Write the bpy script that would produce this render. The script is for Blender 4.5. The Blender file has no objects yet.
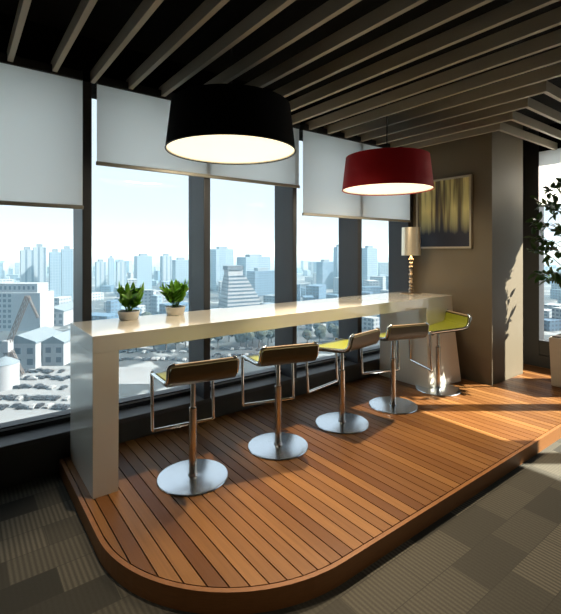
import bpy, bmesh, math, random
from mathutils import Vector, Matrix
random.seed(7)
sc = bpy.context.scene
COL = sc.collection
R = math.radians

# ------------------------------------------------------------------ camera, sky, sun, exposure
EYE, FPX, HOR = 1.6, 426.2, 250.5
cd = bpy.data.cameras.new('camera'); cam = bpy.data.objects.new('camera', cd); COL.objects.link(cam)
cam.location = (0, 0, EYE); cam.rotation_euler = (R(90), 0, -math.asin(0.6046))
cd.sensor_fit = 'HORIZONTAL'; cd.sensor_width = 36; cd.lens = FPX/561*36
cd.shift_y = (HOR-307)/561; cd.clip_end = 12000; cd.clip_start = 0.05
sc.camera = cam

w = bpy.data.worlds.new('sky'); sc.world = w; w.use_nodes = True
nt = w.node_tree; bg = nt.nodes['Background']
tc = nt.nodes.new('ShaderNodeTexCoord'); sep = nt.nodes.new('ShaderNodeSeparateXYZ')
nt.links.new(tc.outputs['Generated'], sep.inputs[0])
rmp = nt.nodes.new('ShaderNodeValToRGB'); nt.links.new(sep.outputs['Z'], rmp.inputs[0])
rmp.color_ramp.elements[0].color = (0.80, 0.93, 1.0, 1); rmp.color_ramp.elements[0].position = 0.0
rmp.color_ramp.elements[1].color = (0.78, 0.90, 1.0, 1); rmp.color_ramp.elements[1].position = 0.5
nt.links.new(rmp.outputs[0], bg.inputs[0]); bg.inputs[1].default_value = 1.12

SUN_DIR = Vector((-1, 0.74, -1.02)).normalized()
sd = bpy.data.lights.new('sun', 'SUN'); sun = bpy.data.objects.new('sun', sd); COL.objects.link(sun)
sd.energy = 27.0; sd.angle = R(0.6); sd.color = (1.0, 0.94, 0.82)
sun.rotation_euler = SUN_DIR.to_track_quat('-Z', 'Y').to_euler()

# lamps concealed above the beams, washing the deck with warm light, plus unseen added fill
def spot(x, y, tx, ty, watts, cone, blend=0.6, size=0.03, col=(1, .83, .62), z=2.875):
    l = bpy.data.lights.new('ceiling_or_fill_spot', 'SPOT'); o = bpy.data.objects.new('ceiling_or_fill_spot', l); COL.objects.link(o)
    l.energy = watts; l.spot_size = R(cone); l.spot_blend = blend; l.shadow_soft_size = size; l.color = col
    o.location = (x, y, z); o.rotation_euler = (Vector((tx, ty, 0.1))-Vector((x, y, z))).to_track_quat('-Z', 'Y').to_euler()
SPOTS = [(0.85, 2.48, 1.00, 2.05, 190, 54), (2.55, 2.52, 2.45, 1.95, 470, 66), (4.00, 2.45, 3.85, 2.0, 150, 52),
         (-.45, .50, -.40, .65, 34, 84), (1.25, -.60, 1.25, -.3, 36, 84)]     # the last two are unseen fill added over the bare carpet
for s in SPOTS: spot(*s)

sc.view_settings.view_transform = 'Standard'; sc.view_settings.look = 'None'
sc.view_settings.exposure = 0.0; sc.view_settings.gamma = 1.0; sc.view_settings.use_curve_mapping = False

# ------------------------------------------------------------------ helpers
def link(o, parent=None):
    COL.objects.link(o)
    if parent: o.parent = parent
    return o
def obj(name, bm, mat, parent=None, smooth=False):
    me = bpy.data.meshes.new(name)
    bmesh.ops.recalc_face_normals(bm, faces=bm.faces[:])
    if smooth:
        for f in bm.faces: f.smooth = True
    bm.to_mesh(me); bm.free()
    if smooth:
        try: me.set_sharp_from_angle(angle=R(38))
        except Exception: pass
    me.materials.append(mat)
    return link(bpy.data.objects.new(name, me), parent)
def tag(o, label=None, cat=None, group=None, kind=None):
    if label: o['label'] = label
    if cat: o['category'] = cat
    if group: o['group'] = group
    if kind: o['kind'] = kind
    return o
def thing(name, label, cat, loc=(0, 0, 0), rz=0, group=None, kind=None):
    o = link(bpy.data.objects.new(name, None)); o.location = loc; o.rotation_euler = (0, 0, rz)
    o.empty_display_size = .1
    return tag(o, label, cat, group, kind)
def copy_tree(o, parent=None):
    c = o.copy(); COL.objects.link(c); c.parent = parent
    for ch in list(o.children): copy_tree(ch, c)
    return c
def B(): return bmesh.new()
def box(bm, x0, x1, y0, y1, z0, z1, bev=0.0, rot=None):
    ret = bmesh.ops.create_cube(bm, size=1)
    vs = ret['verts']
    for v in vs:
        v.co = Vector(((x0+x1)/2+v.co.x*(x1-x0), (y0+y1)/2+v.co.y*(y1-y0), (z0+z1)/2+v.co.z*(z1-z0)))
    if bev:
        es = {e for v in vs for e in v.link_edges}
        bmesh.ops.bevel(bm, geom=list(es), offset=bev, segments=2, affect='EDGES', profile=.5)
    return bm
def prism(bm, pts, z0, z1):
    lo = [bm.verts.new((p[0], p[1], z0)) for p in pts]; hi = [bm.verts.new((p[0], p[1], z1)) for p in pts]
    n = len(pts); bm.faces.new(lo[::-1]); bm.faces.new(hi)
    for i in range(n): bm.faces.new((lo[i], lo[(i+1) % n], hi[(i+1) % n], hi[i]))
    return bm
def lathe(bm, prof, seg=32, c=(0, 0, 0), caps=True):
    rings = []
    for r, z in prof:
        rings.append([bm.verts.new((c[0]+r*math.cos(2*math.pi*i/seg), c[1]+r*math.sin(2*math.pi*i/seg), c[2]+z)) for i in range(seg)])
    for a, b in zip(rings, rings[1:]):
        for i in range(seg): bm.faces.new((a[i], a[(i+1) % seg], b[(i+1) % seg], b[i]))
    if caps:
        bm.faces.new(rings[0][::-1]); bm.faces.new(rings[-1])
    return bm
def tube(bm, pts, r, seg=10, closed=False):
    pts = [Vector(p) for p in pts]; n = len(pts); rings = []
    rr = r if isinstance(r, (list, tuple)) else [r]*n
    up = None
    for i, p in enumerate(pts):
        if closed: t = pts[(i+1) % n]-pts[i-1]
        else: t = pts[min(i+1, n-1)]-pts[max(i-1, 0)]
        t.normalize()
        if up is None: up = t.orthogonal().normalized()
        up = (up-t*up.dot(t))
        up = up.normalized() if up.length > 1e-6 else t.orthogonal().normalized()
        s = t.cross(up)
        rings.append([bm.verts.new(p+rr[i]*(up*math.cos(2*math.pi*k/seg)+s*math.sin(2*math.pi*k/seg))) for k in range(seg)])
    m = n if closed else n-1
    for i in range(m):
        a, b = rings[i], rings[(i+1) % n]
        for k in range(seg): bm.faces.new((a[k], a[(k+1) % seg], b[(k+1) % seg], b[k]))
    if not closed:
        bm.faces.new(rings[0][::-1]); bm.faces.new(rings[-1])
    return bm
def fillet(pts, rad, n=5):
    pts = [Vector(p) for p in pts]; out = [pts[0]]
    for a, b, c in zip(pts, pts[1:], pts[2:]):
        u = (a-b); v = (c-b); d = min(rad, u.length*.49, v.length*.49)
        p0 = b+u.normalized()*d; p1 = b+v.normalized()*d
        for i in range(n+1):
            t = i/n; out.append((1-t)**2*p0+2*t*(1-t)*b+t*t*p1)
    out.append(pts[-1]); return out

# ------------------------------------------------------------------ materials
def new_mat(name):
    m = bpy.data.materials.new(name); m.use_nodes = True
    return m, m.node_tree, m.node_tree.nodes['Principled BSDF']
def N(t, kind, **kw):
    n = t.nodes.new(kind)
    for k, v in kw.items(): setattr(n, k, v)
    return n
def math_(t, op, a, b=None, c=None):
    n = N(t, 'ShaderNodeMath', operation=op)
    for i, v in enumerate((a, b, c)):
        if v is None: continue
        if isinstance(v, (int, float)): n.inputs[i].default_value = v
        else: t.links.new(v, n.inputs[i])
    return n.outputs[0]
def mixc(t, fac, a, b):
    n = N(t, 'ShaderNodeMix', data_type='RGBA')
    for i, v in ((0, fac), (6, a), (7, b)):
        if isinstance(v, (int, float)): n.inputs[i].default_value = v
        elif isinstance(v, tuple): n.inputs[i].default_value = (*v[:3], 1)
        else: t.links.new(v, n.inputs[i])
    return n.outputs[2]
def ocoord(t):
    return N(t, 'ShaderNodeTexCoord').outputs['Object']
def xyz(t, v):
    s = N(t, 'ShaderNodeSeparateXYZ'); t.links.new(v, s.inputs[0]); return s.outputs
def noise(t, scale, detail=3, vec=None, sx=None):
    n = N(t, 'ShaderNodeTexNoise'); n.inputs['Scale'].default_value = scale; n.inputs['Detail'].default_value = detail
    v = vec or ocoord(t)
    if sx:
        mp = N(t, 'ShaderNodeMapping'); mp.inputs['Scale'].default_value = sx; t.links.new(v, mp.inputs[0]); v = mp.outputs[0]
    t.links.new(v, n.inputs['Vector']); return n.outputs[0]
def mat(name, col, rough=.5, metal=0, var=.08, scale=8, spec=.5, bump=0, coat=0, sx=None):
    m, t, p = new_mat(name)
    f = noise(t, scale, 4, sx=sx)
    a = tuple(max(0, c*(1-var)) for c in col); b = tuple(min(1, c*(1+var)) for c in col)
    t.links.new(mixc(t, f, a, b), p.inputs['Base Color'])
    p.inputs['Roughness'].default_value = rough; p.inputs['Metallic'].default_value = metal
    p.inputs['Specular IOR Level'].default_value = spec; p.inputs['Coat Weight'].default_value = coat
    if bump:
        bn = N(t, 'ShaderNodeBump'); bn.inputs['Strength'].default_value = bump; bn.inputs['Distance'].default_value = .01
        t.links.new(f, bn.inputs['Height']); t.links.new(bn.outputs[0], p.inputs['Normal'])
    return m
def emit(name, col, s):
    m, t, p = new_mat(name)
    p.inputs['Base Color'].default_value = (*col, 1); p.inputs['Emission Color'].default_value = (*col, 1)
    p.inputs['Emission Strength'].default_value = s; return m

M = {}
M['black_ceiling'] = mat('black_ceiling', (.006, .006, .006), .9, spec=.1)
M['beam'] = mat('beam_taupe', (.38, .33, .25), .55, var=.06, sx=(30, 1, 30))
M['frame'] = mat('window_frame', (.034, .036, .041), .45, var=.1, spec=.4)
M['sill'] = mat('sill_grey', (.075, .075, .074), .5, var=.12)
M['apron'] = mat('apron_wall', (.075, .07, .06), .7, var=.1)
M['alu'] = mat('aluminium_trim', (.45, .47, .48), .35, .8)
M['wall'] = mat('taupe_wall', (.16, .130, .085), .6, var=.05, scale=3, spec=.4)
M['backwall'] = mat('back_wall', (.12, .105, .085), .8)
M['chrome'] = mat('chrome', (.80, .80, .80), .10, 1, var=.02)
M['base_chrome'] = mat('brushed_chrome', (.70, .74, .78), .22, 1, var=.03, scale=20)
M['copper'] = mat('warm_chrome', (.55, .52, .47), .26, 1, var=.05)
M['seat_top'] = mat('lime_leather', (.25, .265, .022), .38, var=.06, scale=30)
M['seat_under'] = mat('olive_brown_shell', (.055, .046, .015), .36, var=.12, scale=12)
M['rim'] = mat('tan_edge', (.36, .26, .16), .3, var=.1)
M['counter'] = mat('cream_stone', (.80, .75, .635), .10, var=.03, scale=4, spec=.6, coat=.6)
M['pot'] = mat('white_ceramic', (.80, .76, .71), .3, var=.03)
M['soil'] = mat('dark_soil', (.03, .02, .012), .9, var=.5, scale=60, bump=.5)
M['planter'] = mat('planter_stone', (.52, .46, .37), .55, var=.08, scale=3, sx=(1, 1, 14))
M['bark'] = mat('thin_bark', (.10, .075, .05), .8, var=.3, scale=25, bump=.4)
M['black_shade'] = mat('black_fabric', (.003, .003, .003), .8, var=.2, scale=90, spec=.1)
M['red_shade'] = mat('red_fabric', (.42, .006, .012), .6, var=.12, scale=90, spec=.25)
M['lining'] = mat('shade_lining', (.85, .8, .68), .6, var=.02)
M['diff_w'] = emit('warm_diffuser', (1.0, .90, .66), 1.15)
M['cord'] = mat('black_cord', (.008, .008, .008), .6)
M['art_frame'] = mat('pale_frame', (.42, .37, .28), .45)
M['lamp_shade'] = mat('mirror_shade', (.80, .71, .55), .32, .6, var=.04)
M['crystal'] = mat('smoked_crystal', (.50, .40, .30), .06, .75, var=.1)

def leaf_mat(name, a, b, rough=.35):
    m, t, p = new_mat(name)
    f = noise(t, 16, 2)
    t.links.new(mixc(t, f, a, b), p.inputs['Base Color']); p.inputs['Roughness'].default_value = rough
    p.inputs['Subsurface Weight'].default_value = 0
    return m
M['zz_leaf'] = leaf_mat('bright_leaf', (.02, .13, .008), (.22, .50, .03))
M['tree_leaf'] = leaf_mat('dark_leaf', (.012, .045, .010), (.05, .13, .025))

# glass: clear pane, with a faint fresnel reflection
m, t, p = new_mat('clear_glass'); t.nodes.remove(p)
tr = N(t, 'ShaderNodeBsdfTransparent'); tr.inputs[0].default_value = (.97, .99, 1, 1)
gl = N(t, 'ShaderNodeBsdfGlossy'); gl.inputs['Roughness'].default_value = .02
fr = N(t, 'ShaderNodeLayerWeight'); fr.inputs[0].default_value = .5
frv = math_(t, 'ADD', math_(t, 'MULTIPLY', math_(t, 'POWER', fr.outputs['Facing'], 4.0), .45), .02)
mx = N(t, 'ShaderNodeMixShader'); t.links.new(frv, mx.inputs[0]); t.links.new(tr.outputs[0], mx.inputs[1]); t.links.new(gl.outputs[0], mx.inputs[2])
t.links.new(mx.outputs[0], t.nodes['Material Output'].inputs[0]); M['glass'] = m

# roller blind: woven cloth letting daylight through
def blind_mat(name, dcol, tcol, fac):
    m, t, p = new_mat(name); t.nodes.remove(p)
    d = N(t, 'ShaderNodeBsdfDiffuse'); tl = N(t, 'ShaderNodeBsdfTranslucent'); mx = N(t, 'ShaderNodeMixShader')
    f = noise(t, 220, 1)
    t.links.new(mixc(t, f, tuple(c*.94 for c in dcol), dcol), d.inputs[0]); tl.inputs[0].default_value = (*tcol, 1)
    mx.inputs[0].default_value = fac
    t.links.new(d.outputs[0], mx.inputs[1]); t.links.new(tl.outputs[0], mx.inputs[2]); t.links.new(mx.outputs[0], t.nodes['Material Output'].inputs[0])
    return m
M['blind'] = blind_mat('blind_cloth', (.85, .85, .82), (1.0, .97, .93), .93)
M['hem'] = mat('hem_bar', (.30, .29, .25), .4, .2)

# wooden planks: a colour per plank, grain along the plank
PLANK = .0765
m, t, p = new_mat('warm_deck_wood')
X_, Y_, Z_ = xyz(t, ocoord(t))
idx = math_(t, 'FLOOR', math_(t, 'DIVIDE', math_(t, 'SUBTRACT', X_, .585), PLANK))
wn = N(t, 'ShaderNodeTexWhiteNoise', noise_dimensions='1D'); t.links.new(idx, wn.inputs['W'])
gv = N(t, 'ShaderNodeCombineXYZ'); t.links.new(math_(t, 'MULTIPLY', X_, 60), gv.inputs[0])
t.links.new(math_(t, 'ADD', math_(t, 'MULTIPLY', Y_, 2.2), math_(t, 'MULTIPLY', wn.outputs[0], 37)), gv.inputs[1])
g = noise(t, 1.0, 5, vec=gv.outputs[0])
c1 = mixc(t, wn.outputs[0], (.125, .048, .0125), (.310, .145, .043))
c2 = mixc(t, math_(t, 'MULTIPLY', g, .70), c1, (.09, .030, .008))
t.links.new(c2, p.inputs['Base Color']); p.inputs['Roughness'].default_value = .42; p.inputs['Specular IOR Level'].default_value = .22
bn = N(t, 'ShaderNodeBump'); bn.inputs['Strength'].default_value = .15; bn.inputs['Distance'].default_value = .004
t.links.new(g, bn.inputs['Height']); t.links.new(bn.outputs[0], p.inputs['Normal']); M['deck'] = m
M['deck_rim'] = mat('deck_rim_wood', (.22, .092, .030), .42, var=.25, scale=6, sx=(3, 3, 40), spec=.25)
M['groove'] = mat('deck_groove', (.012, .006, .004), .9)

# carpet tiles: two-tone olive tiles laid brick fashion with fine ribs
m, t, p = new_mat('carpet_tiles')
oc = ocoord(t)
br = N(t, 'ShaderNodeTexBrick'); t.links.new(oc, br.inputs['Vector'])
br.offset = .5; br.inputs['Scale'].default_value = 1; br.inputs['Mortar Size'].default_value = .002
br.inputs['Brick Width'].default_value = .40; br.inputs['Row Height'].default_value = .20
br.inputs['Color1'].default_value = (0, 0, 0, 1); br.inputs['Color2'].default_value = (1, 1, 1, 1); br.inputs['Mortar'].default_value = (.2, .2, .2, 1)
br.inputs['Bias'].default_value = 0
X_, Y_, Z_ = xyz(t, oc)
wv = math_(t, 'ADD', math_(t, 'MULTIPLY', math_(t, 'SINE', math_(t, 'MULTIPLY', X_, 260)), .5), .5)
nz = noise(t, 120, 2)
tile = xyz(t, br.outputs['Color'])[0]
st = mixc(t, tile, (.036, .035, .030), (.150, .136, .105))
rib = math_(t, 'MULTIPLY', wv, math_(t, 'ADD', math_(t, 'MULTIPLY', tile, .60), .12))
c = mixc(t, rib, st, (.035, .032, .025))
c = mixc(t, math_(t, 'MULTIPLY', nz, .45), c, (.02, .02, .016))
t.links.new(c, p.inputs['Base Color']); p.inputs['Roughness'].default_value = .95; p.inputs['Specular IOR Level'].default_value = .1
M['carpet'] = m

# ------------------------------------------------------------------ setting
YW, YG, XP, XR = 3.42, 3.66, 4.767, 6.0          # wall face, glass plane, picture wall, side glazing
def struct(name, bm, m, parent=None, smooth=False):
    o = obj(name, bm, m, parent, smooth)
    if not parent: o['kind'] = 'structure'
    return o
struct('floor', box(B(), -3, 6.3, -4, 3.7, -.12, 0), M['carpet'])
struct('ceiling', box(B(), -3.1, 6.2, -4.1, 3.8, 3.2, 3.3), M['black_ceiling'])
struct('wall_back', box(B(), -3.1, 6.2, -4.1, -4, 0, 3.2), M['backwall'])
struct('wall_left', box(B(), -3.1, -3, -4, 3.8, 0, 3.2), M['backwall'])
struct('wall_window_side', box(B(), -3, XP+.05, YW, YG+.1, 0, .25), M['apron'])
struct('trim_1', box(B(), -3, XP+.05, YW-.02, YG+.1, .25, .285, .005), M['sill'])           # sill ledge
struct('trim_2', box(B(), -3, XP+.05, YW, YG+.1, 2.86, 3.2), M['black_ceiling'])           # header above the windows
struct('wall_right', box(B(), XP, 5.53, 2.367, YG+.1, 0, 3.2), M['wall'])                  # picture wall and its end face
struct('wall_side', box(B(), XR, XR+.15, 2.37, YG+.1, 0, 3.2), M['frame'])
struct('wall_far', box(B(), 5.53, XR, 3.2, YG+.1, 0, 3.2), M['frame'])
struct('baseboard_side', box(B(), XR-.02, XR+.15, -4, 2.37, 0, .25), M['frame'])
struct('trim_3', box(B(), XR, XR+.15, -4, 2.37, 2.86, 3.2), M['black_ceiling'])

MX = [(-2.3, -2.24), (-1.25, -1.19), (-.26, -.20), (.74, .806), (1.734, 1.798), (2.741, 2.794), (3.711, 3.779), (4.66, XP)]
for i in range(len(MX)-1):
    a, b = MX[i][1], MX[i+1][0]
    wd = thing('window_%d' % (i+1), None, None, (0, 0, 0), kind='structure')
    obj('pane', box(B(), a, b, YG-.004, YG+.004, .33, 2.86), M['glass'], wd)
    fb = box(B(), a, b, YG-.05, YG+.05, .285, .34); obj('bottom_rail', fb, M['frame'], wd)
    obj('glazing_bead', box(B(), a, b, YG-.064, YG-.05, .318, .328), M['alu'], wd)
    obj('mullion', box(B(), MX[i+1][0], MX[i+1][1], 3.40, YG+.06, .285, 2.86, .006), M['frame'], wd)
YS = [2.37, 1.46, .48, -.5, -1.5, -2.5, -3.5]
for i in range(len(YS)-1):
    wd = thing('window_%d' % (i+8), None, None, (0, 0, 0), kind='structure')
    obj('pane', box(B(), XR+.06, XR+.068, YS[i+1]+.12, YS[i], .44, 2.86), M['glass'], wd)
    obj('bottom_rail', box(B(), XR+.0, XR+.12, YS[i+1], YS[i], .25, .44, .005), M['frame'], wd)
    obj('mullion', box(B(), XR+.0, XR+.14, YS[i+1], YS[i+1]+.12, .44, 2.86), M['frame'], wd)

# beams turn a corner over the deck and run on to the side windows
ORD = ['first', 'second', 'third', 'fourth', 'fifth', 'sixth', 'seventh', 'eighth', 'ninth', 'tenth', 'eleventh', 'twelfth', 'thirteenth',
       'fourteenth', 'fifteenth', 'sixteenth', 'seventeenth']
for k in range(-3, 17):
    x = .283+.265*k; yc = 2.17+.247*(k-16); hw = .016
    pts = [(x-hw, yc-hw), (XR-.01, yc-hw), (XR-.01, yc+hw), (x+hw, yc+hw), (x+hw, YW-.005), (x-hw, YW-.005)]
    o = obj('ceiling_beam', prism(B(), pts, 2.86, 2.945), M['beam'])
    n = 16-k
    if k >= 0:
        lab = ('shortest mitred taupe ceiling beam, closest to the picture wall' if n == 0 else
               'long taupe ceiling beam, %s out from the picture wall' % ORD[n])
    else: lab = 'taupe ceiling beam above the bare carpet, beyond the camera side'
    tag(o, lab, 'ceiling beam', 'slatted taupe ceiling beams')

# ------------------------------------------------------------------ roller blinds
def blind(x0, x1, zb, label, y=3.375):
    t = thing('roller_blind', label, 'blind', (0, 0, 0), group='roller blinds over the windows')
    obj('blind_cloth', box(B(), x0, x1, y-.0015, y+.0015, zb, 2.85), M['blind'], t)
    obj('roller', box(B(), x0, x1, y-.02, YW-.001, 2.846, 2.91, .006), M['cord'], t)
    obj('hem_bar', box(B(), x0-.006, x1+.006, y-.012, y+.012, zb-.022, zb+.006, .004), M['hem'], t)
blind(-.6, .735, 1.925, 'lowest hanging pale roller blind, in front of the window by the bare carpet')
blind(.835, 2.80, 2.262, 'widest pale roller blind, raised highest, behind the black pendant lamp')
blind(2.855, 4.66, 1.985, 'pale roller blind behind the red pendant lamp, ending at the picture wall')
t = thing('roller_blind', 'bright sunlit roller blind beside the tall potted tree', 'blind', group='roller blinds over the windows')
obj('blind_cloth', box(B(), XR-.03, XR-.027, 1.00, 2.36, 2.18, 2.87), M['blind'], t)
obj('hem_bar', box(B(), XR-.04, XR-.016, 0.995, 2.365, 2.16, 2.185, .004), M['hem'], t)

# ------------------------------------------------------------------ timber deck
X0, Y0, RAD, X1, YB = .585, 1.45, .9, 5.985, 3.40
def edge_pts(ins):
    pts = []
    cx, cy, r = X0+RAD, Y0+RAD, RAD-ins
    for i in range(25):
        a = math.pi+math.pi/2*i/24
        pts.append((cx+r*math.cos(a), cy+r*math.sin(a)))
    return pts
deck = thing('timber_deck', 'raised round-cornered platform of warm wooden planks on the carpet', 'platform')
base = edge_pts(.03)+[(X1, Y0+.03), (X1, 2.36), (XP-.005, 2.36), (XP-.005, YB), (X0+.03, YB)]
obj('deck_base', prism(B(), base, 0.0, .088), M['groove'], deck)
bm = B(); o_ = edge_pts(0)+[(X1, Y0)]; i_ = edge_pts(.024)+[(X1, Y0+.024)]
o_ = [(X0, YB)]+o_; i_ = [(X0+.024, YB)]+i_
n = len(o_)
V = [[bm.verts.new((p[0], p[1], z)) for p in L] for L in (o_, i_) for z in (.0, .1)]
for i in range(n-1):
    bm.faces.new((V[0][i], V[0][i+1], V[1][i+1], V[1][i])); bm.faces.new((V[1][i], V[1][i+1], V[3][i+1], V[3][i]))
    bm.faces.new((V[3][i], V[3][i+1], V[2][i+1], V[2][i]))
bm.faces.new((V[0][0], V[1][0], V[3][0], V[2][0])); bm.faces.new((V[0][-1], V[2][-1], V[3][-1], V[1][-1]))
obj('rim', bm, M['deck_rim'], deck)
bm = B(); ins = .03
k = 0
while X0+k*PLANK < X1:
    a, b = X0+k*PLANK+.0035, min(X0+(k+1)*PLANK-.0035, X1)
    a = max(a, X0+ins); k += 1
    if b-a < .01: continue
    def ylow(x):
        cx, cy, r = X0+RAD, Y0+RAD, RAD-ins
        return Y0+ins if x >= cx else cy-math.sqrt(max(0, r*r-(x-cx)**2))
    segs = [a+(b-a)*i/4 for i in range(5)]
    yb = YB if a < XP-.08 else (2.355 if a < 5.53 else 3.19)
    prism(bm, [(x, ylow(x)) for x in segs]+[(b, yb), (a, yb)], .086, .1)
obj('planks', bm, M['deck'], deck)

# ------------------------------------------------------------------ bar counter
ct = thing('bar_counter', 'long cream stone bar counter along the windows', 'counter', (0, 0, 0))
CX0, CX1, CY0, CY1, ZT = .652, 4.575, 2.735, 3.37, 1.08
def slab(bm, pts_top, pts_bot, bev=.004):
    lo = [bm.verts.new(p) for p in pts_bot]; hi = [bm.verts.new(p) for p in pts_top]
    n = len(lo); fs = [bm.faces.new(lo[::-1]), bm.faces.new(hi)]
    for i in range(n): fs.append(bm.faces.new((lo[i], lo[(i+1) % n], hi[(i+1) % n], hi[i])))
    bmesh.ops.bevel(bm, geom=list({e for f in fs for e in f.edges}), offset=bev, segments=2, affect='EDGES')
    return bm
zt = ZT-.105
obj('worktop', slab(B(), [(CX0, CY0, ZT), (CX1, CY0, ZT), (CX1, CY1, ZT), (CX0, CY1, ZT)],
                    [(CX0, CY0, zt), (CX1, CY0, zt), (CX1, CY1, zt), (CX0, CY1, zt)], .0012), M['counter'], ct)
obj('leg_panel', slab(B(), [(CX0, CY0, zt), (CX0+.155, CY0, zt), (CX0+.155, CY1, zt), (CX0, CY1, zt)],
                      [(CX0, CY0-.005, .1), (CX0+.150, CY0-.005, .1), (CX0+.150, CY1, .1), (CX0, CY1, .1)], .0012), M['counter'], ct)
obj('leg_panel', slab(B(), [(CX1-.50, CY0, zt), (CX1, CY0, zt), (CX1, CY1, zt), (CX1-.50, CY1, zt)],
                      [(CX1-.52, CY0-.03, .1), (CX1+.04, CY0-.09, .1), (CX1+.04, CY1, .1), (CX1-.52, CY1, .1)], .0012), M['counter'], ct)

# ------------------------------------------------------------------ bar stools
PROF = [(.200, .636), (.190, .656), (.165, .664), (.05, .672), (-.10, .684), (-.165, .691), (-.200, .703), (-.220, .732), (-.238, .812)]
def sheet(prof, hw, th0, th1):
    """sheet following the seat profile; offsets th0..th1 along the profile normal; corners rounded in plan"""
    bm = B(); rows = []
    P = [Vector((0, y, z)) for y, z in prof]; n = len(P)
    fine = []
    for i in range(n-1):
        for s in range(3): fine.append(P[i].lerp(P[i+1], s/3))
    fine.append(P[-1]); n = len(fine)
    for i, p in enumerate(fine):
        tg = (fine[min(i+1, n-1)]-fine[max(i-1, 0)]).normalized(); nm = Vector((0, tg.z, -tg.y))
        if nm.z < 0 and abs(tg.y) > .5: nm = -nm
        if abs(tg.y) <= .5 and nm.y < 0: nm = -nm
        wq = hw*(1-.04*max(0, (abs(i/(n-1)-.5)-.38)/.12)**2)
        rows.append([(x, p+nm*t) for t in (th0, th1) for x in (-wq, -wq*.5, 0, wq*.5, wq)])
    vv = [[bm.verts.new((x, q.y, q.z)) for x, q in r] for r in rows]
    for a, b in zip(vv, vv[1:]):
        for j in range(4):
            bm.faces.new((a[j], a[j+1], b[j+1], b[j])); bm.faces.new((a[5+j], b[5+j], b[6+j], a[6+j]))
        bm.faces.new((a[0], b[0], b[5], a[5])); bm.faces.new((a[4], a[9], b[9], b[4]))
    for r in (vv[0], vv[-1]):
        for j in range(4): bm.faces.new((r[j], r[5+j], r[6+j], r[j+1]))
    return bm
def make_stool():
    s = thing('bar_stool', None, 'bar stool', group='lime and chrome bar stools at the counter')
    obj('base_plate', lathe(B(), [(.225, 0), (.232, .004), (.228, .010), (.215, .012), (.06, .0135), (.034, .016), (.030, .034)], 56), M['base_chrome'], s, True)
    col_ = obj('column', lathe(B(), [(.026, .03), (.026, .46), (.022, .465)], 20), M['copper'], s, True)
    obj('gas_lift', lathe(B(), [(.0175, .46), (.0175, .640), (.03, .646), (.045, .660)], 20), M['chrome'], col_, True)
    shell = obj('seat_shell', sheet(PROF, .215, -.020, -.002), M['seat_under'], s, True)
    obj('seat_pad', sheet(PROF[1:-1]+[(-.232, .797)], .202, -.002, .012), M['seat_top'], shell, True)
    bm = B()
    box(bm, -.192, .192, -.246, -.226, .807, .824, .006); obj('backrest_edge', bm, M['rim'], shell, True)
    path = []
    for sx in (-1, 1):
        L = [(sx*.185, -.237, .824), (sx*.222, -.234, .812)] + [(sx*.222, y, z+.004) for y, z in PROF[::-1][1:-1]]
        L += [(sx*.218, .225, .672), (sx*.218, .222, .60), (sx*.218, .205, .30)]
        path.append(L)
    loop = path[0]+[(-.218, .203, .275), (.218, .203, .275)]+path[1][::-1]
    obj('footrest_frame', tube(B(), fillet(loop, .045, 5), .0115, 10), M['chrome'], s, True)
    return s
ST = [(1.245, 2.60, -8, 'lime seat stool nearest the pale counter end, before the potted plants'),
      (1.962, 2.616, -15, 'lime seat stool second from the potted-plant end of the counter'),
      (2.667, 2.629, 10, 'middle stool of five, swivelled so its lime seat shows'),
      (3.361, 2.627, -16, 'stool facing the counter, second from the picture wall'),
      (4.141, 2.640, 64, 'stool swivelled sideways in front of the counter end by the picture wall')]
proto = make_stool()
for i, (x, y, a, lab) in enumerate(ST):
    s = proto if i == 0 else copy_tree(proto)
    s.location = (x, y, .1); s.rotation_euler = (0, 0, R(a)); s['label'] = lab

# ------------------------------------------------------------------ pendant lamps
def pendant(x, y, zb, r, h, m, label, watts, cmat):
    p = thing('pendant_lamp', label, 'pendant lamp', (x, y, zb), group='drum pendant lamps over the counter')
    rt = r*.915
    sh_ = obj('lamp_shade', lathe(B(), [(r, 0), (rt, h), (rt-.006, h), (r-.006, 0), (r, 0)], 72, caps=False), m, p, True)
    obj('shade_lining', lathe(B(), [(r-.007, .003), (rt-.007, h-.004)], 72, caps=False), M['lining'], sh_, True)
    obj('rim_ring', tube(B(), [((r-.002)*math.cos(i*math.pi/36), (r-.002)*math.sin(i*math.pi/36), 0) for i in range(72)], .005, 6, True), cmat, sh_, True)
    obj('diffuser', lathe(B(), [(.01, .012), (r-.012, .012), (r-.012, .018), (.01, .018)], 72), M['diff_w'], sh_)
    obj('top_cover', lathe(B(), [(.01, h-.02), (rt-.01, h-.02), (rt-.01, h-.015), (.01, h-.015)], 48), m, p)
    obj('cord', lathe(B(), [(.006, h-.02), (.006, 3.17-zb)], 8), M['cord'], p)
    obj('ceiling_rose', lathe(B(), [(.06, 3.165-zb), (.06, 3.2-zb)], 24), M['cord'], p)
    l = bpy.data.lights.new('lamp_glow', 'AREA'); o = bpy.data.objects.new('lamp_glow', l); link(o, p)
    l.shape = 'DISK'; l.size = r*.8; l.energy = watts; l.color = (1, .82, .58); o.location = (0, 0, .008)
pendant(1.629, 2.75, 2.338, .478, .335, M['black_shade'], 'large black drum pendant lamp with glowing cream underside', 16, M['cord'])
pendant(3.424, 2.75, 2.208, .445, .325, M['red_shade'], 'red drum pendant lamp with glowing cream underside', 14, M['red_shade'])

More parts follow.
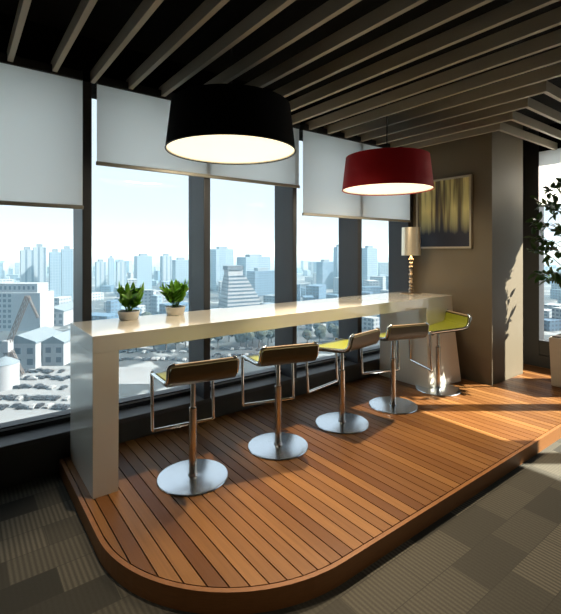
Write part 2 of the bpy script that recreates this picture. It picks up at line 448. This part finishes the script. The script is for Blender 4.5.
# ------------------------------------------------------------------ potted plants on the counter
def leaf(bm, base, d, side, L, W, curl=.15):
    """pointed oval leaf folded along its midrib"""
    d = d.normalized(); side = (side-d*side.dot(d)).normalized(); nm = side.cross(d)
    prev = None
    for i in range(6):
        t = i/5; wv_ = W*math.sin(math.pi*min(1, (t*.93+.07)))**.8*(1-.25*t) if i < 5 else .001
        c = base+d*(L*t)+nm*(-curl*L*t*t)
        row = [bm.verts.new(c-side*wv_+nm*wv_*.35), bm.verts.new(c), bm.verts.new(c+side*wv_+nm*wv_*.35)]
        if prev:
            bm.faces.new((prev[0], prev[1], row[1], row[0])); bm.faces.new((prev[1], prev[2], row[2], row[1]))
        prev = row
def small_plant(x, y, seed, label):
    rnd = random.Random(seed)
    p = thing('potted_plant', label, 'potted plant', (x, y, ZT), group='small green potted plants on the counter')
    p.scale = (.93, .93, .86)
    pot_ = obj('pot', lathe(B(), [(.068, 0), (.074, .006), (.086, .068), (.088, .075), (.081, .075), (.078, .062)], 40), M['pot'], p, True)
    obj('soil', lathe(B(), [(.01, .060), (.079, .063), (.01, .068)], 24), M['soil'], pot_)
    bm = B(); sb = B()
    for k in range(9):
        a = k*2.4+rnd.uniform(-.3, .3); lean = .12+.55*rnd.random()
        top = Vector((math.cos(a)*lean*.16, math.sin(a)*lean*.16, .08+rnd.uniform(.11, .17)))
        b0 = Vector((math.cos(a)*.02, math.sin(a)*.02, .075))
        tube(sb, [b0, b0.lerp(top, .5)+Vector((0, 0, .01)), top], [.005, .004, .0025], 6)
        ax = (top-b0).normalized()
        for j in range(5):
            q = b0.lerp(top, .25+.75*j/4.5)
            for sgn in (-1, 1):
                az = a+math.pi/2*sgn+rnd.uniform(-.5, .5)
                out = Vector((math.cos(az), math.sin(az), 0))
                leaf(bm, q, ax*.95+out*.75, out.cross(ax), rnd.uniform(.07, .105), rnd.uniform(.020, .029))
        leaf(bm, top, ax, Vector((math.cos(a+1.5), math.sin(a+1.5), 0)), .10, .024, .05)
    obj('stem', sb, M['zz_leaf'], p); obj('foliage', bm, M['zz_leaf'], p, True)
small_plant(1.035, 3.26, 3, 'small potted plant nearest the pale counter end')
small_plant(1.415, 3.28, 11, 'small potted plant farther along the counter, by the window post')

# ------------------------------------------------------------------ table lamp
LX, LY = 4.40, 3.17
tl = thing('table_lamp', 'crystal column table lamp with mirrored drum shade on the counter', 'table lamp', (LX, LY, ZT))
obj('base_plate', lathe(B(), [(.12, 0), (.125, .006), (.11, .012), (.03, .018), (.02, .03)], 40), M['crystal'], tl, True)
prof = [(.012, .02)]
for k in range(9):
    z = .03+k*.045; prof += [(.014, z), (.034 if k % 2 == 0 else .026, z+.012), (.036 if k % 2 == 0 else .028, z+.022), (.016, z+.042)]
prof += [(.010, .46), (.010, .60)]
obj('stem', lathe(B(), prof, 14), M['crystal'], tl, True)
obj('lamp_shade', lathe(B(), [(.112, .46), (.108, .80), (.104, .80), (.108, .46), (.112, .46)], 48, caps=False), M['lamp_shade'], tl, True)
obj('bulb', lathe(B(), [(.012, .56), (.03, .60), (.036, .63), (.03, .66), (.008, .68)], 20), emit('lamp_bulb', (1, .8, .5), 6), tl, True)
l = bpy.data.lights.new('lamp_glow', 'POINT'); o = link(bpy.data.objects.new('lamp_glow', l), tl); l.energy = 5; l.color = (1, .76, .46); l.shadow_soft_size = .04; o.location = (0, 0, .55)

# ------------------------------------------------------------------ painting on the picture wall
pt = thing('framed_painting', 'square painting of yellow vertical trunks fading into dark blue', 'painting', (XP, 0, 0))
PY0, PY1, PZ0, PZ1 = 2.588, 3.328, 1.625, 2.48
bm = B()
for a in ((PY0, PY1, PZ0, PZ0+.022), (PY0, PY1, PZ1-.022, PZ1), (PY0, PY0+.022, PZ0+.022, PZ1-.022), (PY1-.022, PY1, PZ0+.022, PZ1-.022)):
    box(bm, -.04, -.001, *a)
obj('picture_frame', bm, M['art_frame'], pt)
m, t, p = new_mat('trunks_painting')
X_, Y_, Z_ = xyz(t, ocoord(t))
cv = N(t, 'ShaderNodeCombineXYZ'); t.links.new(math_(t, 'MULTIPLY', Y_, 17), cv.inputs[0]); t.links.new(math_(t, 'MULTIPLY', Z_, .7), cv.inputs[1])
f = noise(t, 1.0, 3, vec=cv.outputs[0])
rp = N(t, 'ShaderNodeValToRGB'); t.links.new(f, rp.inputs[0]); e = rp.color_ramp.elements
e[0].position = .34; e[0].color = (.035, .025, .035, 1); e[1].position = .58; e[1].color = (.80, .72, .30, 1)
x_ = e.new(.46); x_.color = (.26, .21, .08, 1)
low = N(t, 'ShaderNodeMapRange'); low.inputs[1].default_value = 1.80; low.inputs[2].default_value = 2.10
t.links.new(math_(t, 'ADD', Z_, math_(t, 'MULTIPLY', f, .2)), low.inputs[0]); low.inputs[1].default_value = 1.92; low.inputs[2].default_value = 2.22
t.links.new(mixc(t, low.outputs[0], (.010, .010, .022), rp.outputs[0]), p.inputs['Base Color']); p.inputs['Roughness'].default_value = .5
obj('canvas', box(B(), -.025, -.002, PY0+.02, PY1-.02, PZ0+.02, PZ1-.02), m, pt)

# ------------------------------------------------------------------ tall tree in a planter
TX, TY = 5.47, 1.73
tp = thing('potted_tree', 'tall leafy tree in a square pale planter by the side window', 'potted tree', (TX, TY, .1))
bm = B(); hw = .24
lo = [(-hw*.92, -hw*.92), (hw*.92, -hw*.92), (hw*.92, hw*.92), (-hw*.92, hw*.92)]
slab(bm, [(-hw, -hw, .54), (hw, -hw, .54), (hw, hw, .54), (-hw, hw, .54)], [(*q, 0) for q in lo], .01)
obj('planter', bm, M['planter'], tp)
obj('soil', box(B(), -hw+.025, hw-.025, -hw+.025, hw-.025, .535, .552, .004), M['soil'], tp)
rnd = random.Random(5); bt = B(); bl = B()
OX, OY = -.075, .055
trunk = [Vector((OX, OY, .54)), Vector((OX+.02, OY+.02, .8)), Vector((OX-.03, OY, 1.05)), Vector((OX+.02, OY+.01, 1.4)), Vector((OX, OY, 1.85)), Vector((OX+.02, OY, 2.2))]
tube(bt, trunk, [.017, .015, .014, .012, .009, .005], 8)
obj('trunk', bt, M['bark'], tp, True); bt = B()
for k in range(26):
    z = .95+1.15*k/25; a = k*2.4+rnd.uniform(-.4, .4)
    sp = .40*(1-.45*abs((z-1.5)/.75)**1.6)+.03
    i = max(j for j in range(5) if trunk[j].z <= z)
    b0 = trunk[i].lerp(trunk[i+1], (z-trunk[i].z)/(trunk[i+1].z-trunk[i].z))
    tip = b0+Vector((math.cos(a)*sp, math.sin(a)*sp, rnd.uniform(.05, .30)))
    mid = b0.lerp(tip, .5)+Vector((0, 0, .05))
    tube(bt, [b0, mid, tip], [.006, .004, .002], 5)
    for j in range(17):
        s_ = rnd.uniform(.45, 1.0); q = (b0.lerp(mid, s_*2) if s_ < .5 else mid.lerp(tip, min(1, s_*2-1)))
        d = Vector((rnd.gauss(0, 1)+math.cos(a)*.8, rnd.gauss(0, 1)+math.sin(a)*.8, rnd.gauss(-.15, .8))).normalized()
        q = q+d*rnd.uniform(.0, .05)
        leaf(bl, q, d, Vector((rnd.gauss(0, 1), rnd.gauss(0, 1), rnd.gauss(0, .6))), rnd.uniform(.075, .12), rnd.uniform(.022, .034), .25)
obj('branches', bt, M['bark'], tp); obj('foliage', bl, M['tree_leaf'], tp, True)

# ------------------------------------------------------------------ the city outside, far below
ZG = -60.0
RT, FW = Vector((.7965, -.6046, 0)), Vector((.6046, .7965, 0))
YAW = math.atan2(RT.y, RT.x)
def depth(py): return FPX*(EYE-ZG)/(py-HOR)
def at(px, d): return FW*d+RT*((px-280.5)/FPX*d)+Vector((0, 0, ZG))
m, t, p = new_mat('pale_ground')
oc = ocoord(t)
f1 = noise(t, .028, 5, sx=(1, 1, 1)); f2 = noise(t, .09, 4, sx=(1.0, .45, 1))
r1 = N(t, 'ShaderNodeValToRGB'); t.links.new(f1, r1.inputs[0]); r1.color_ramp.elements[0].position = .55; r1.color_ramp.elements[1].position = .58
r2 = N(t, 'ShaderNodeValToRGB'); t.links.new(f2, r2.inputs[0]); r2.color_ramp.elements[0].position = .50; r2.color_ramp.elements[1].position = .56
c = mixc(t, r1.outputs[0], (.010, .016, .020), (.12, .135, .145)); c = mixc(t, r2.outputs[0], c, (.006, .009, .012))
c = mixc(t, .04, c, (.1, .12, .14))
t.links.new(c, p.inputs['Base Color']); p.inputs['Roughness'].default_value = .8
o = obj('ground_outside', box(B(), -1500, 6000, -800, 6000, ZG-1, ZG), m); tag(o, kind='structure')

def facade(name, wall, win, fh=3.3, fw=4.0, hfrac=.5, wfrac=.6):
    wall = tuple(c*.25 for c in wall); win = tuple(c*.14 for c in win)
    m, t, p = new_mat(name)
    X_, Y_, Z_ = xyz(t, ocoord(t))
    zz = math_(t, 'LESS_THAN', math_(t, 'FRACT', math_(t, 'DIVIDE', Z_, fh)), hfrac)
    xx = math_(t, 'LESS_THAN', math_(t, 'FRACT', math_(t, 'DIVIDE', math_(t, 'ADD', X_, math_(t, 'MULTIPLY', Y_, 1.0)), fw)), wfrac)
    nrm = N(t, 'ShaderNodeNewGeometry'); nz = xyz(t, nrm.outputs['Normal'])[2]
    side = math_(t, 'LESS_THAN', nz, .5)
    t.links.new(mixc(t, math_(t, 'MULTIPLY', math_(t, 'MULTIPLY', zz, xx), side), wall, win), p.inputs['Base Color'])
    p.inputs['Roughness'].default_value = .6; return m
FA = {'white': facade('white_facade', (.60, .68, .76), (.12, .22, .36)), 'blue': facade('blue_facade', (.10, .26, .46), (.04, .13, .30)),
      'pale': facade('pale_blue_facade', (.36, .56, .76), (.18, .36, .58), 3.3, 3.0, .55, .55), 'grey': facade('grey_facade', (.28, .38, .48), (.08, .16, .26)),
      'strip': facade('striped_facade', (.46, .60, .74), (.18, .34, .54), 3.3, 6.5, 1.1, .35)}
M['roof'] = mat('pale_roof', (.075, .10, .122), .8, var=.1, scale=.2)
M['dark_roof'] = mat('dark_roof', (.03, .038, .05), .7, var=.2, scale=.2)
M['white_paint'] = mat('white_plaster', (.16, .172, .19), .7, var=.05, scale=.1)
M['win'] = mat('far_window', (.012, .025, .045), .3)
M['steel'] = mat('crane_steel', (.07, .05, .04), .6, var=.3, scale=.8)

PLACED = []
def free(v, r):
    if any((v.x-x)**2+(v.y-y)**2 < (r+q)**2 for x, y, q in PLACED): return False
    PLACED.append((v.x, v.y, r)); return True
def block(name, label, cat, px0, px1, by, ty, wd, fac, group=None, rz=0, roof=True):
    d = depth(by); wdt = (px1-px0)/FPX*d; ztop = EYE-(ty-HOR)*d/FPX; h = ztop-ZG
    wd = wdt*.5; wdt *= .84
    c = at((px0+px1)/2, d+wd/2)
    PLACED.append((c.x, c.y, max(wdt, wd)*.55))
    b = thing(name, label, cat, c, rz, group)
    obj('tower_block', box(B(), -wdt/2, wdt/2, -wd/2, wd/2, 0, h), FA[fac], b)
    if roof: obj('roof_house', box(B(), -wdt*.25, wdt*.25, -wd*.25, wd*.25, h, h+4), M['roof'], b)
    return b, wdt, h
block('tower', 'first of two pale towers behind the white silo block', 'tower', 20, 34, 303, 250, 14, 'strip')
block('tower', 'taller stepped companion of the pale towers behind the silo block', 'tower', 33, 46, 300, 247, 14, 'strip')
block('tower', 'pale blue tower beside the dark window post by the bare carpet', 'tower', 49, 61, 303, 252, 16, 'pale')
block('tower', 'pale blue tower touching the window post, above the shed roofs', 'tower', 61, 73, 301, 249, 16, 'pale')
block('tower', 'broad hazy blue tower beyond the stepped pyramid building', 'tower', 210, 234, 290, 249, 30, 'pale')
block('tower', 'wide hazy pale tower to the rear of the stepped pyramid building', 'tower', 236, 271, 292, 257, 30, 'pale')
block('office_block', 'low dark blue block beside the stepped pyramid building', 'building', 246, 276, 296, 271, 22, 'blue')
block('office_block', 'blue glass block seen below the third roller blind', 'building', 316, 334, 289, 262, 16, 'blue')
block('tower', 'tall pale tower half hidden by the window post near the red lamp', 'tower', 333, 345, 288, 247, 18, 'pale')
block('tower', 'tall blue tower in the last pane before the picture wall', 'tower', 360, 378, 289, 248, 18, 'pale')
for k, (a, b_, ty) in enumerate([(95, 106, 262), (108, 114, 258), (116, 126, 262), (134, 152, 256), (160, 172, 256), (172, 189, 260)]):
    block('tower', 'hazy pale high-rise in the skyline behind the potted plants', 'tower', a, b_, 291-k % 3, ty, 18, 'pale' if k % 2 else 'strip', 'hazy towers behind the potted plants')

# white silo building with window columns and a crowned top
d = depth(331); s = d/FPX; b = thing('silo_building', 'white industrial silo block with a rooftop gallery, behind the crane', 'building', at(24, d+10), YAW)
PLACED.append((*at(24, d+10).xy, 24))
h = EYE-(293-HOR)*s-ZG
obj('wall_block', box(B(), -24*s, 24*s, -10, 10, 0, h), M['white_paint'], b)
obj('roof_gallery', box(B(), -21*s, 19*s, -7, 7, h, h+9*s), M['white_paint'], b)
for k in range(8): obj('gallery_window', box(B(), (-19+k*4.7)*s, (-16.8+k*4.7)*s, -7.2, -6.8, h+3*s, h+6.5*s), M['win'], b)
for c_ in range(4):
    for r_ in range(7):
        obj('window', box(B(), (-23+c_*5)*s, (-20+c_*5)*s, -10.2, -9.8, h-(4+r_*5.2)*s, h-(1+r_*5.2)*s), M['win'], b)
# stepped pyramid
d = depth(309); s = d/FPX; b = thing('stepped_building', 'white stepped pyramid building with a dark crown', 'building', at(238, d+14), -.15)
PLACED.append((*at(238, d+14).xy, 28))
h = EYE-(276-HOR)*s-ZG; nfl = 9
for k in range(nfl):
    fr_ = k/nfl; z0 = h*fr_; z1 = h*(k+1)/nfl
    x1 = (24-20*fr_)*s; x0 = -(17-4*fr_)*s
    obj('terrace', box(B(), x0, x1, -14+6*fr_, 14-6*fr_, z0, z1-.5*h/nfl), M['white_paint'], b)
    obj('window_band', box(B(), x0+.5, x1-1.2, -13.5+6*fr_, 13.5-6*fr_, z1-.5*h/nfl, z1), M['win'], b)
obj('tower_core', box(B(), -13*s, 3*s, -6, 6, h, h+6*s), M['white_paint'], b)
obj('dark_crown', box(B(), -14*s, 3*s, -7, 7, h+6*s, h+10*s), M['dark_roof'], b)
# shed with gable end
def shed(px0, px1, by, ty, ln, label, rz=.0):
    d = depth(by); s = d/FPX; wd = (px1-px0)*s; h = EYE-(ty-HOR)*s-ZG
    PLACED.append((*at((px0+px1)/2, d+ln/2).xy, max(wd, ln)*.62))
    b = thing('warehouse', label, 'warehouse', at((px0+px1)/2, d+ln/2), YAW+rz)
    obj('wall_block', box(B(), -wd/2, wd/2, -ln/2, ln/2, 0, h*.75), M['white_paint'], b)
    bm = B(); pts = [(-wd/2-.6, h*.75), (wd/2+.6, h*.75), (wd/2+.6, h*.80), (0, h), (-wd/2-.6, h*.80)]
    lo = [bm.verts.new((x, -ln/2-.5, z)) for x, z in pts]; hi = [bm.verts.new((x, ln/2+.5, z)) for x, z in pts]
    bm.faces.new(lo); bm.faces.new(hi[::-1])
    for i in range(5): bm.faces.new((lo[i], hi[i], hi[(i+1) % 5], lo[(i+1) % 5]))
    obj('gable_roof', bm, M['roof'], b)
    n = max(2, int(wd/5))
    for k in range(n):
        for r_ in range(2):
            x = -wd/2+(k+.3)*wd/n; obj('window', box(B(), x, x+wd/n*.5, -ln/2-.15, -ln/2+.1, h*(.12+.32*r_), h*(.3+.32*r_)), M['win'], b)
shed(14, 50, 369, 335, 26, 'long pale warehouse with gable roof below the white silo block')
shed(53, 74, 366, 336, 22, 'white gabled annex with small windows beside the window post')
shed(50, 76, 326, 307, 40, 'pale blue roofed shed beyond the warehouses')
# tank and crane
d = depth(392); s = d/FPX
b = thing('storage_tank', 'white round tank at the foot of the crane', 'tank', at(5, d+6), YAW)
hh = 32*s; obj('tank_body', lathe(B(), [(13*s, 0), (13*s, hh*.8)], 32), M['white_paint'], b, True)
obj('tank_roof', lathe(B(), [(13.4*s, hh*.8), (6*s, hh*.94), (.5, hh)], 32), M['roof'], b, True)
d = depth(385); s = d/FPX
b = thing('crane', 'rusty dockside crane with a bent boom, before the white silo block', 'crane', at(14, d), YAW)
def lattice(bm, a, c, w0):
    a, c = Vector(a), Vector(c); dv = (c-a).normalized(); sx = Vector((0, 1, 0)); sz = dv.cross(sx).normalized()
    cs = [sx*w0+sz*w0, sx*w0-sz*w0, -sx*w0-sz*w0, -sx*w0+sz*w0]
    for q in cs: tube(bm, [a+q, c+q], .22*w0, 5)
    n = 8
    for i in range(n):
        for j in range(4): tube(bm, [a.lerp(c, i/n)+cs[j], a.lerp(c, (i+1)/n)+cs[(j+1) % 4]], .16*w0, 4)
    return bm
hz = lambda py: EYE-(py-HOR)*s-ZG
obj('mast', lattice(B(), (-8*s, 0, 0), (-6*s, 0, hz(345)), .9), M['steel'], b)
obj('boom', lattice(B(), (-6*s, 0, hz(345)), (14*s, 0, hz(296)), .8), M['steel'], b)
obj('jib', lattice(B(), (14*s, 0, hz(296)), (24*s, 0, hz(318)), .4), M['steel'], b)
obj('back_stay', lattice(B(), (-3*s, 0, hz(350)), (9*s, 0, hz(375)), .6), M['steel'], b)
obj('cab', box(B(), -10*s, -3*s, -2, 2, hz(352), hz(340), .3), M['white_paint'], b)

# low hazy city: many small blocks
rnd = random.Random(21); zones = [(0, 75, 'beyond the silo block'), (92, 190, 'behind the potted plants'), (205, 276, 'around the stepped pyramid'),
                                  (296, 343, 'below the third roller blind'), (360, 392, 'in the pane before the picture wall'), (540, 600, 'outside the side window')]
for (a, b_, ph) in zones:
    n = int((b_-a)*.95)
    for k in range(n):
        by = 268+62*rnd.random()**1.35
        if a == 0 and by > 318: by = 275+rnd.random()*25
        d = depth(by); s = d/FPX; px = rnd.uniform(a, b_)
        if 205 <= a < 276 and by > 300 and 214 < px < 266: continue
        wd = rnd.uniform(9, 26); h = rnd.choice([6, 8, 9, 12, 16, 22])*(1.5 if by < 280 else 1)
        q = at(px, d)
        if not free(q, wd*.52): continue
        o = obj('low_building', box(B(), -wd/2, wd/2, -wd*.3, wd*.3, 0, h), FA[rnd.choice(['white', 'pale', 'grey', 'blue', 'white', 'blue', 'white'])])
        o.location = q; o.rotation_euler = (0, 0, rnd.uniform(0, 3.1))
        tag(o, 'small low-rise block in the hazy city %s' % ph, 'building', 'low city blocks %s' % ph)
# dark trees between the lots, far below
far_leaf = mat('far_tree_leaf', (.006, .014, .008), .9, var=.5, scale=.6); far_bark = mat('far_tree_bark', (.02, .015, .01), .9)
tree0 = thing('tree', None, 'tree', (0, 0, ZG), 0, 'dark trees down by the lots')
bm = B()
for k in range(5):
    vs_ = bmesh.ops.create_icosphere(bm, subdivisions=2, radius=rnd.uniform(2.2, 3.4))['verts']
    off = Vector((rnd.uniform(-2.2, 2.2), rnd.uniform(-2.2, 2.2), rnd.uniform(5, 8.5)))
    for v in vs_: v.co = v.co*(1+rnd.uniform(-.13, .13))+off
obj('crown', bm, far_leaf, tree0); obj('trunk', lathe(B(), [(.45, 0), (.3, 6)], 8), far_bark, tree0)
first = True
for (a, b_, p0, p1, n) in [(116, 190, 333, 352, 34), (205, 276, 334, 350, 26), (297, 343, 328, 345, 16), (52, 74, 354, 364, 6)]:
    for k in range(n):
        v = at(rnd.uniform(a, b_), depth(rnd.uniform(p0, p1)))
        if not free(v, 3.2): continue
        o = tree0 if first else copy_tree(tree0); first = False
        o.location = v; o.rotation_euler = (0, 0, rnd.uniform(0, 6)); q = rnd.uniform(.8, 1.4); o.scale = (q, q, q)
        ph = 'beside the warehouses' if a == 52 else 'seen under the counter'
        o['label'] = 'dark round tree far below, %s' % ph; o['group'] = 'dark trees %s' % ph
# parked cars on the pale lot
def car_mesh(name, m):
    bm = B()
    box(bm, -2.2, 2.2, -.9, .9, .3, .95, .12)
    slab(bm, [(-1.2, -.7, 1.5), (.8, -.7, 1.5), (.8, .7, 1.5), (-1.2, .7, 1.5)], [(-1.8, -.85, .93), (1.4, -.85, .93), (1.4, .85, .93), (-1.8, .85, .93)], .05)
    for x in (-1.35, 1.35):
        for y in (-.9, .7): box(bm, x-.32, x+.32, y, y+.2, 0, .64, .12)
    o = obj(name, bm, m); return o
cm = [mat('car_dark', (.012, .014, .018), .35), mat('car_white', (.14, .15, .16), .35)]
protoc = [car_mesh('car', cm[0]), car_mesh('car', cm[1])]; used = [0, 0]
rows = [(372, -10, 72, 14), (379, -10, 72, 16), (388, -10, 70, 16), (399, -10, 70, 15), (408, -10, 70, 14), (352, 118, 190, 15), (360, 116, 186, 14), (350, 205, 275, 14), (356, 210, 275, 12), (346, 297, 343, 8)]
for (py, a, b_, n) in rows:
    for k in range(n):
        if rnd.random() < .12: continue
        j = 1 if rnd.random() < .2 else 0
        c = protoc[j] if not used[j] else protoc[j].copy()
        if used[j]: COL.objects.link(c)
        used[j] = 1
        px = a+(b_-a)*(k+rnd.uniform(.2, .8))/n
        c.location = at(px, depth(py+rnd.uniform(-1, 1))); c.rotation_euler = (0, 0, YAW+rnd.choice([1.57, 1.45, 0.1]))
        ph = 'by the warehouses' if px < 80 else 'seen under the counter'
        tag(c, '%s car parked on the pale lot %s' % ('white' if j else 'dark', ph), 'car', 'parked cars %s' % ph)
# snow-pale lots, each a slab on the ground
lot = mat('pale_lot', (.105, .115, .125), .8, var=.35, scale=.06)
def yard(px0, px1, py0, py1, name):
    q = [at(px0, depth(py1)), at(px1, depth(py1)), at(px1+2, depth(py0)), at(px0, depth(py0))]
    tag(obj(name, prism(B(), [(v.x, v.y) for v in q], ZG, ZG+.06), lot), kind='structure')
yard(-60, 78, 366, 428, 'ground_lot'); yard(112, 150, 367, 384, 'ground_yard')
# haze over the city
m = bpy.data.materials.new('city_haze'); m.use_nodes = True; t = m.node_tree; t.nodes.remove(t.nodes['Principled BSDF'])
vs = N(t, 'ShaderNodeVolumeScatter'); vs.inputs['Color'].default_value = (.42, .73, 1, 1); vs.inputs['Density'].default_value = .00045; vs.inputs['Anisotropy'].default_value = .0
t.links.new(vs.outputs[0], t.nodes['Material Output'].inputs['Volume'])
o = obj('haze', box(B(), -1400, 5000, 90, 5000, ZG+.5, 45), m); tag(o, 'thin pale blue haze over the city', 'haze', kind='stuff')
